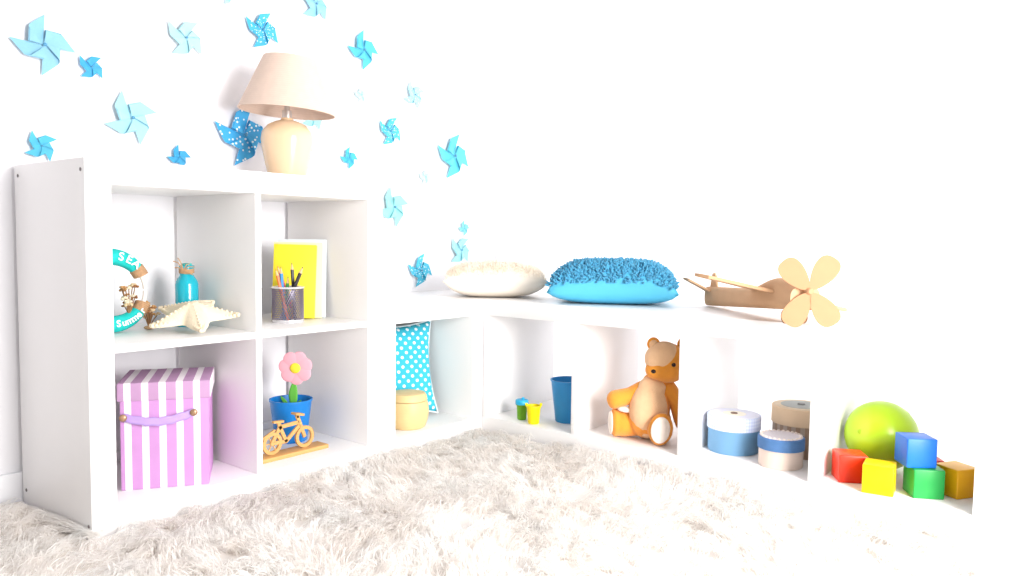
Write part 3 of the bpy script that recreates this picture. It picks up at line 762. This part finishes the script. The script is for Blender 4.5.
blob_part('belly', [('e', (-.5, -1.7, 8.8), (5.7, 5.1, 8.4)), ('e', (.4, -1.7, 15.6), (4.1, 3.3, 3.4))], M_pea, tb)
# far-left leg and arm reach out to the left of the picture
lg = blob_part('leg', [('t', [(-2.5, 1.2, 4.2), (-5, 1.6, 4.1), (-7.4, 1.5, 4.1)], [3.6, 3.9, 4.0]), ('e', (-9.8, 1.4, 4.4), (1.7, 3.9, 4.35))], M_fur, tb)
B().ell((-11.1, 1.2, 4.4), (.7, 3.1, 3.5), n=20, m=10).build('foot_pad', M_pad, lg)
ar = blob_part('arm', [('t', [(-1.6, 0, 14.8), (-5.5, .4, 12.6), (-10, .2, 11.6)], [2.7, 2.6, 2.7]), ('e', (-10.4, .2, 11.3), (2.1, 2.7, 2.7))], M_fur, tb)
B().ell((-6.9, -.8, 8.7), (2.6, 1.3, .9), Ry(.1), 16, 8).build('paw_pad', M_pad, ar)
# near leg points at the viewer, showing its sole
lg2 = blob_part('leg', [('t', [(2.8, -1, 3.8), (2.4, -4, 3.8), (2.0, -6.4, 4.2)], [3.6, 3.6, 3.7]), ('e', (1.9, -8.4, 4.8), (3.6, 1.9, 4.8), Ry(.12))], M_fur, tb)
B().ell((1.5, -10.15, 4.95), (2.75, .75, 3.85), Ry(.12), 22, 10).build('foot_pad', M_pad, lg2)
blob_part('arm', [('t', [(5.2, -.6, 15.2), (8.2, -1.6, 10.8), (9.2, -3.6, 6.4)], [2.6, 2.7, 2.6]), ('e', (9.3, -3.8, 6.0), (2.5, 2.5, 2.8))], M_fur, tb)
HC_ = Vector((4.6, -.8, 23.2))
head = blob_part('head', [('e', HC_, (5.9, 5.2, 5.6)), ('e', HC_+Vector((-3.4, -2.4, -2.2)), (3.3, 3.0, 2.9)), ('e', HC_+Vector((0, -1, -2.6)), (5.2, 4.6, 3.6))], M_fur, tb, .38)
blob_part('lit_crown', [('e', HC_+Vector((-1.5, -.5, 1.4)), (5.3, 5.05, 4.4), Ry(-.5)), ('e', HC_+Vector((-3.9, -2.6, -.9)), (2.3, 2.3, 1.7))], M_pea, head, .38)  # peach shell paints the lit side of the orange head
for x, y in ((-3.9, .3), (5.0, .5)):
    er = blob_part('ear', [('e', HC_+Vector((x, y, 5.0)), (2.0, 1.1, 2.1))], M_fur, head, .3, 3)
    B().ell(HC_+Vector((x-.1, y-.85, 5.0)), (1.3, .5, 1.35), n=14, m=8).build('inner_ear', M_pea, er)
B().ell(HC_+Vector((1.0, -5.35, -.2)), (.62, .5, .62), n=14, m=8).build('eye', M_eye, head)
B().ell(HC_+Vector((-4.9, -2.2, 1.4)), (.5, .6, .62), n=14, m=8).build('eye', M_eye, head)
B().ell(HC_+Vector((-4.6, -4.85, -2.2)), (.8, .6, .62), n=14, m=8).build('nose', M_eye, head)

# ------------------------------------------------------------------ round gift boxes
def hatbox(name, label, loc, r, h, lid_h, m_body, m_lid, m_top=None, sy=1.0, rz=0):
    t = thing(name, label, 'box', loc, rz, group='round lidded boxes in the low bench')
    B().lathe([(0, 0), (r-.3, 0), (r-.15, .2), (r-.15, h-.3), (0, h-.3)], 44, sy=sy).build('body', m_body, t)
    l = B().lathe([(0, h), (r+.02, h), (r+.2, h-.2), (r+.22, h-lid_h), (r-.02, h-lid_h), (r-.02, h-.4), (0, h-.4)][::-1], 44, sy=sy).build('lid', m_lid, t)
    if m_top: B().lathe([(0, h+.08), (r-.3, h+.08), (r-.25, h+.01)], 44, sy=sy).build('lid_top', m_top, l)
    return t, l
b1, l1 = hatbox('round_box', 'pale blue round box with a gingham lid', Vector((139.0, -118.5, T+.02)), 7.15, 10.2, 3.7,
    mat('blue_card', (118, 166, 204), .6, .03, 8), mat('gingham_card', (196, 208, 240), .7, .02, 8, pattern=gingham(56, .95, (222, 230, 250))), mat('lid_paper', (226, 228, 244), .7))
B().lathe([(0, .35), (.9, .3), (1.0, 0), (0, 0)], 20, (0, 0, 10.28)).build('knob', mat('brown_knob', (120, 84, 60), .4), l1)
B().lathe([(0, .06), (3.2, .06), (3.2, 0), (0, 0)], 30, (0, 0, 10.28)).build('label_disc', mat('cream_label', (246, 240, 224), .7), l1)
b2, l2 = hatbox('round_box', 'small cream round box with a denim blue lid', Vector((133.0, -134.0, T+.02)), 5.7, 7.8, 3.1,
    mat('cream_card', (240, 220, 206), .7, .03, 8), mat('denim_card', (84, 128, 182), .7, .08, 80), mat('pale_lid_top', (226, 220, 226), .7, .03, 60))
bd = B(); 
for k in range(26): bd.ell((5.0*math.cos(k*2*PI/26), 5.0*math.sin(k*2*PI/26), 7.95), (.42, .42, .3), n=8, m=5)
bd.build('lace_trim', mat('lace', (246, 232, 222), .9), l2)
b3, l3 = hatbox('round_box', 'taller beige round box with brown striped sides beside the divider', Vector((148.4, -133.9, T+.02)), 7.6, 13.4, 4.7,
    mat('brown_stripe_card', (190, 160, 136), .7, .04, 20, pattern=ring_stripes(20, .5, (206, 186, 170))), mat('beige_card', (234, 206, 172), .7, .04, 20), mat('beige_top', (226, 206, 178), .7))
B().lathe([(0, .08), (5.4, .08), (5.4, 0), (0, 0)], 30, (0, 0, 13.48)).build('label_disc', mat('grey_label', (176, 180, 176), .7, .08, 60), l3)
B().lathe([(0, .5), (.9, .4), (1.1, 0), (0, 0)], 20, (0, 0, 13.56)).build('knob', mat('grey_knob', (140, 142, 140), .5), l3)

# ------------------------------------------------------------------ ball and building blocks
ball = thing('toy_ball', 'glossy lime green ball behind the building blocks', 'ball', Vector((146.4, -155.2, T+.02)))
M_ball = mat('lime_rubber', (184, 224, 40), .28, .03, 10, spec=.5)
B().ell((0, 0, 8.9), (8.9, 8.9, 8.9), n=48, m=28).build('body', M_ball, ball, angle=80)
B().lathe([(0, .12), (.5, .1), (.6, 0), (0, 0)], 16, (-8.0, 3.2, 10.9), Ry(-1.3)).build('valve', mat('valve_green', (150, 190, 24), .4), ball)
BL = 6.8
def block(c, label, loc, yaw_, z=T+.02, s=BL):
    o = B().box((0, 0, s/2), (s, s, s), .28, seg=3).build('building_block', mat('block_%d_%d_%d' % c, c, .35, .03, 12, spec=.45))
    o.location = (loc[0]*S, loc[1]*S, z*S); o.rotation_euler = (0, 0, yaw_)
    o['label'] = label; o['category'] = 'block'; o['group'] = 'wooden building blocks'; return o
def corner_pos(u, v, yaw_, cx, cy, s=BL, z=T+.02):       # centre of a block whose bottom corner (cx, cy = +-1) shows at a pixel
    p = at(u, v, 2, z); q = Rz(yaw_) @ Vector((-cx*s/2, -cy*s/2, 0)); return (p.x+q.x, p.y+q.y)
def fwd_(p, dx, dy): return (p[0]+dx, p[1]+dy)
y1 = -YAW-.14; block((232, 50, 22), 'red block at the left end of the row of blocks', fwd_(corner_pos(838, 485.5, y1, -1, -1), 2.4, .6), y1)
y2 = -YAW-.54; block((252, 216, 0), 'yellow block between the red and green blocks', fwd_(corner_pos(893, 498, y2, 1, -1), .2, 0), y2)
y3 = -YAW-.13; g3 = corner_pos(913, 498.5, y3, -1, -1); block((34, 160, 72), 'green block under the blue block', g3, y3)
y4 = -YAW+.34; block((252, 186, 16), 'orange yellow block at the right end beside the bench side panel', corner_pos(957, 500, y4, -1, -1), y4)
y5 = -YAW-.06; b5 = (g3[0]+.2, g3[1]+2.0); block((26, 112, 222), 'blue block stacked on top of the green block', b5, y5, T+.04+BL)
y6 = y3; block((226, 48, 30), 'red block mostly hidden behind the green block', (140.0, -166.6), y6)

# ------------------------------------------------------------------ cardboard aeroplane
M_card = mat('kraft_cardboard', (206, 164, 126), .85, .05, 25, bump=.06, bscale=400)
M_card2 = mat('light_cardboard', (196, 148, 110), .85, .04, 25)
tail = at(709, 306, 2, LH); nose = at(808, 291, 2, LH+8.6); nose.z = LH; nose.xy = (nose.x+.6, nose.y-1.4)
dirp = (nose-tail); FLn = dirp.length; pyaw = math.atan2(dirp.y, dirp.x)
pl = thing('cardboard_plane', 'toy aeroplane made of cardboard with a four-petal propeller on the bench', 'toy plane', tail+Vector((0, 0, .05)), pyaw)
# local x = tail to nose, +y = left wing... the viewer looks at the -y side
def fus(a, c):
    x = a*FLn*.93; w = 1.6+2.2*min(1, a*1.6); top = 6.0+2.4*a+(3.0*math.exp(-((a-.82)/.16)**2)); bot = .1+3.6*a
    th = 2*PI*c; k = 3.2
    cx, sx = math.cos(th), math.sin(th)
    yy = w*math.copysign(abs(cx)**(2/k), cx); zz = (top+bot)/2+(top-bot)/2*math.copysign(abs(sx)**(2/k), sx); return Vector((x, yy, zz))
fb = B(); N1, N2 = 26, 28
V = [[fb.bm.verts.new(fus(i/(N1-1), j/N2)) for j in range(N2)] for i in range(N1)]
for i in range(N1-1):
    for j in range(N2): fb.bm.faces.new((V[i][j], V[i][(j+1) % N2], V[i+1][(j+1) % N2], V[i+1][j]))
fb.bm.faces.new(V[0]); fb.bm.faces.new(V[-1][::-1]); fb.build('fuselage', M_card, pl, angle=50)
def plate(name, pts, th, dih, par, m=M_card):      # pts in (x, y); dih = rise per cm of |y|
    b = B(); a_ = [b.bm.verts.new((x, y, z-y*dih-th/2)) for x, y, z in pts]; c_ = [b.bm.verts.new((x, y, z-y*dih+th/2)) for x, y, z in pts]
    b.bm.faces.new(a_[::-1]); b.bm.faces.new(c_)
    for i in range(len(pts)): j = (i+1) % len(pts); b.bm.faces.new((a_[i], a_[j], c_[j], c_[i]))
    return b.build(name, m, par, smooth=False)
wz0 = 6.8
for sgn in (-1, 1):
    plate('wing', [(FLn*.58, sgn*2.5, wz0), (FLn*.80, sgn*2.5, wz0), (FLn*.72, sgn*19, wz0), (FLn*.67, sgn*20.5, wz0), (FLn*.61, sgn*20, wz0)], .8, .22, pl)
    plate('tailplane', [(.2, sgn*1, 4.0), (4.6, sgn*1, 4.0), (4.2, sgn*(8.6 if sgn < 0 else 5), 4.0), (1.0, sgn*(9 if sgn < 0 else 5.2), 4.0)], .6, .50, pl)
B().prism([(.6, 5), (6.4, 5), (4.6, 9.4), (3.4, 10.4), (2.2, 9.8)], .5).build('tail_fin', M_card, pl)
hub = Vector((FLn*.95, 0, 8.4))
hb = B().lathe([(0, 0), (1.0, 0), (1.0, .9), (.6, 1.4), (0, 1.5)], 20, (0, 0, 0), Ry(PI/2)).build('hub', M_card2, pl); hb.location = hub*S
for k, a in enumerate((math.radians(58), math.radians(132), math.radians(240), math.radians(306))):
    b = B(); prof = []
    for i in range(25):
        q = 2*PI*i/24
    outl = [(.5+8.9*(.5-.5*math.cos(PI*i/16)), 2.75*math.sin(PI*(i/16)**1.45)**.8*(1 if i < 16 else 0)) for i in range(17)]
    poly = [(x, y) for x, y in outl]+[(x, -y) for x, y in outl[-2:0:-1]]
    b.prism(poly, .45)
    o = b.build('propeller_blade', M_card2, pl, smooth=False); o.location = (hub+Vector((.9, 0, 0)))*S
    o.rotation_euler = (Rz(PI/2-.5) @ Ry(-a)).to_euler()
for sgn in (-1, 1):
    w = B().lathe([(0, -.4), (1.7, -.4), (1.8, -.2), (1.8, .2), (1.7, .4), (0, .4)], 24, rot=Rx(PI/2)).build('wheel', mat('wheel_card', (150, 112, 80), .8), pl)
    w.location = Vector((FLn*.85, sgn*2.2, 1.8))*S
B().tube([(FLn*.85, -2.2, 1.8), (FLn*.85, 2.2, 1.8)], .28, 8).build('axle', M_card, pl)
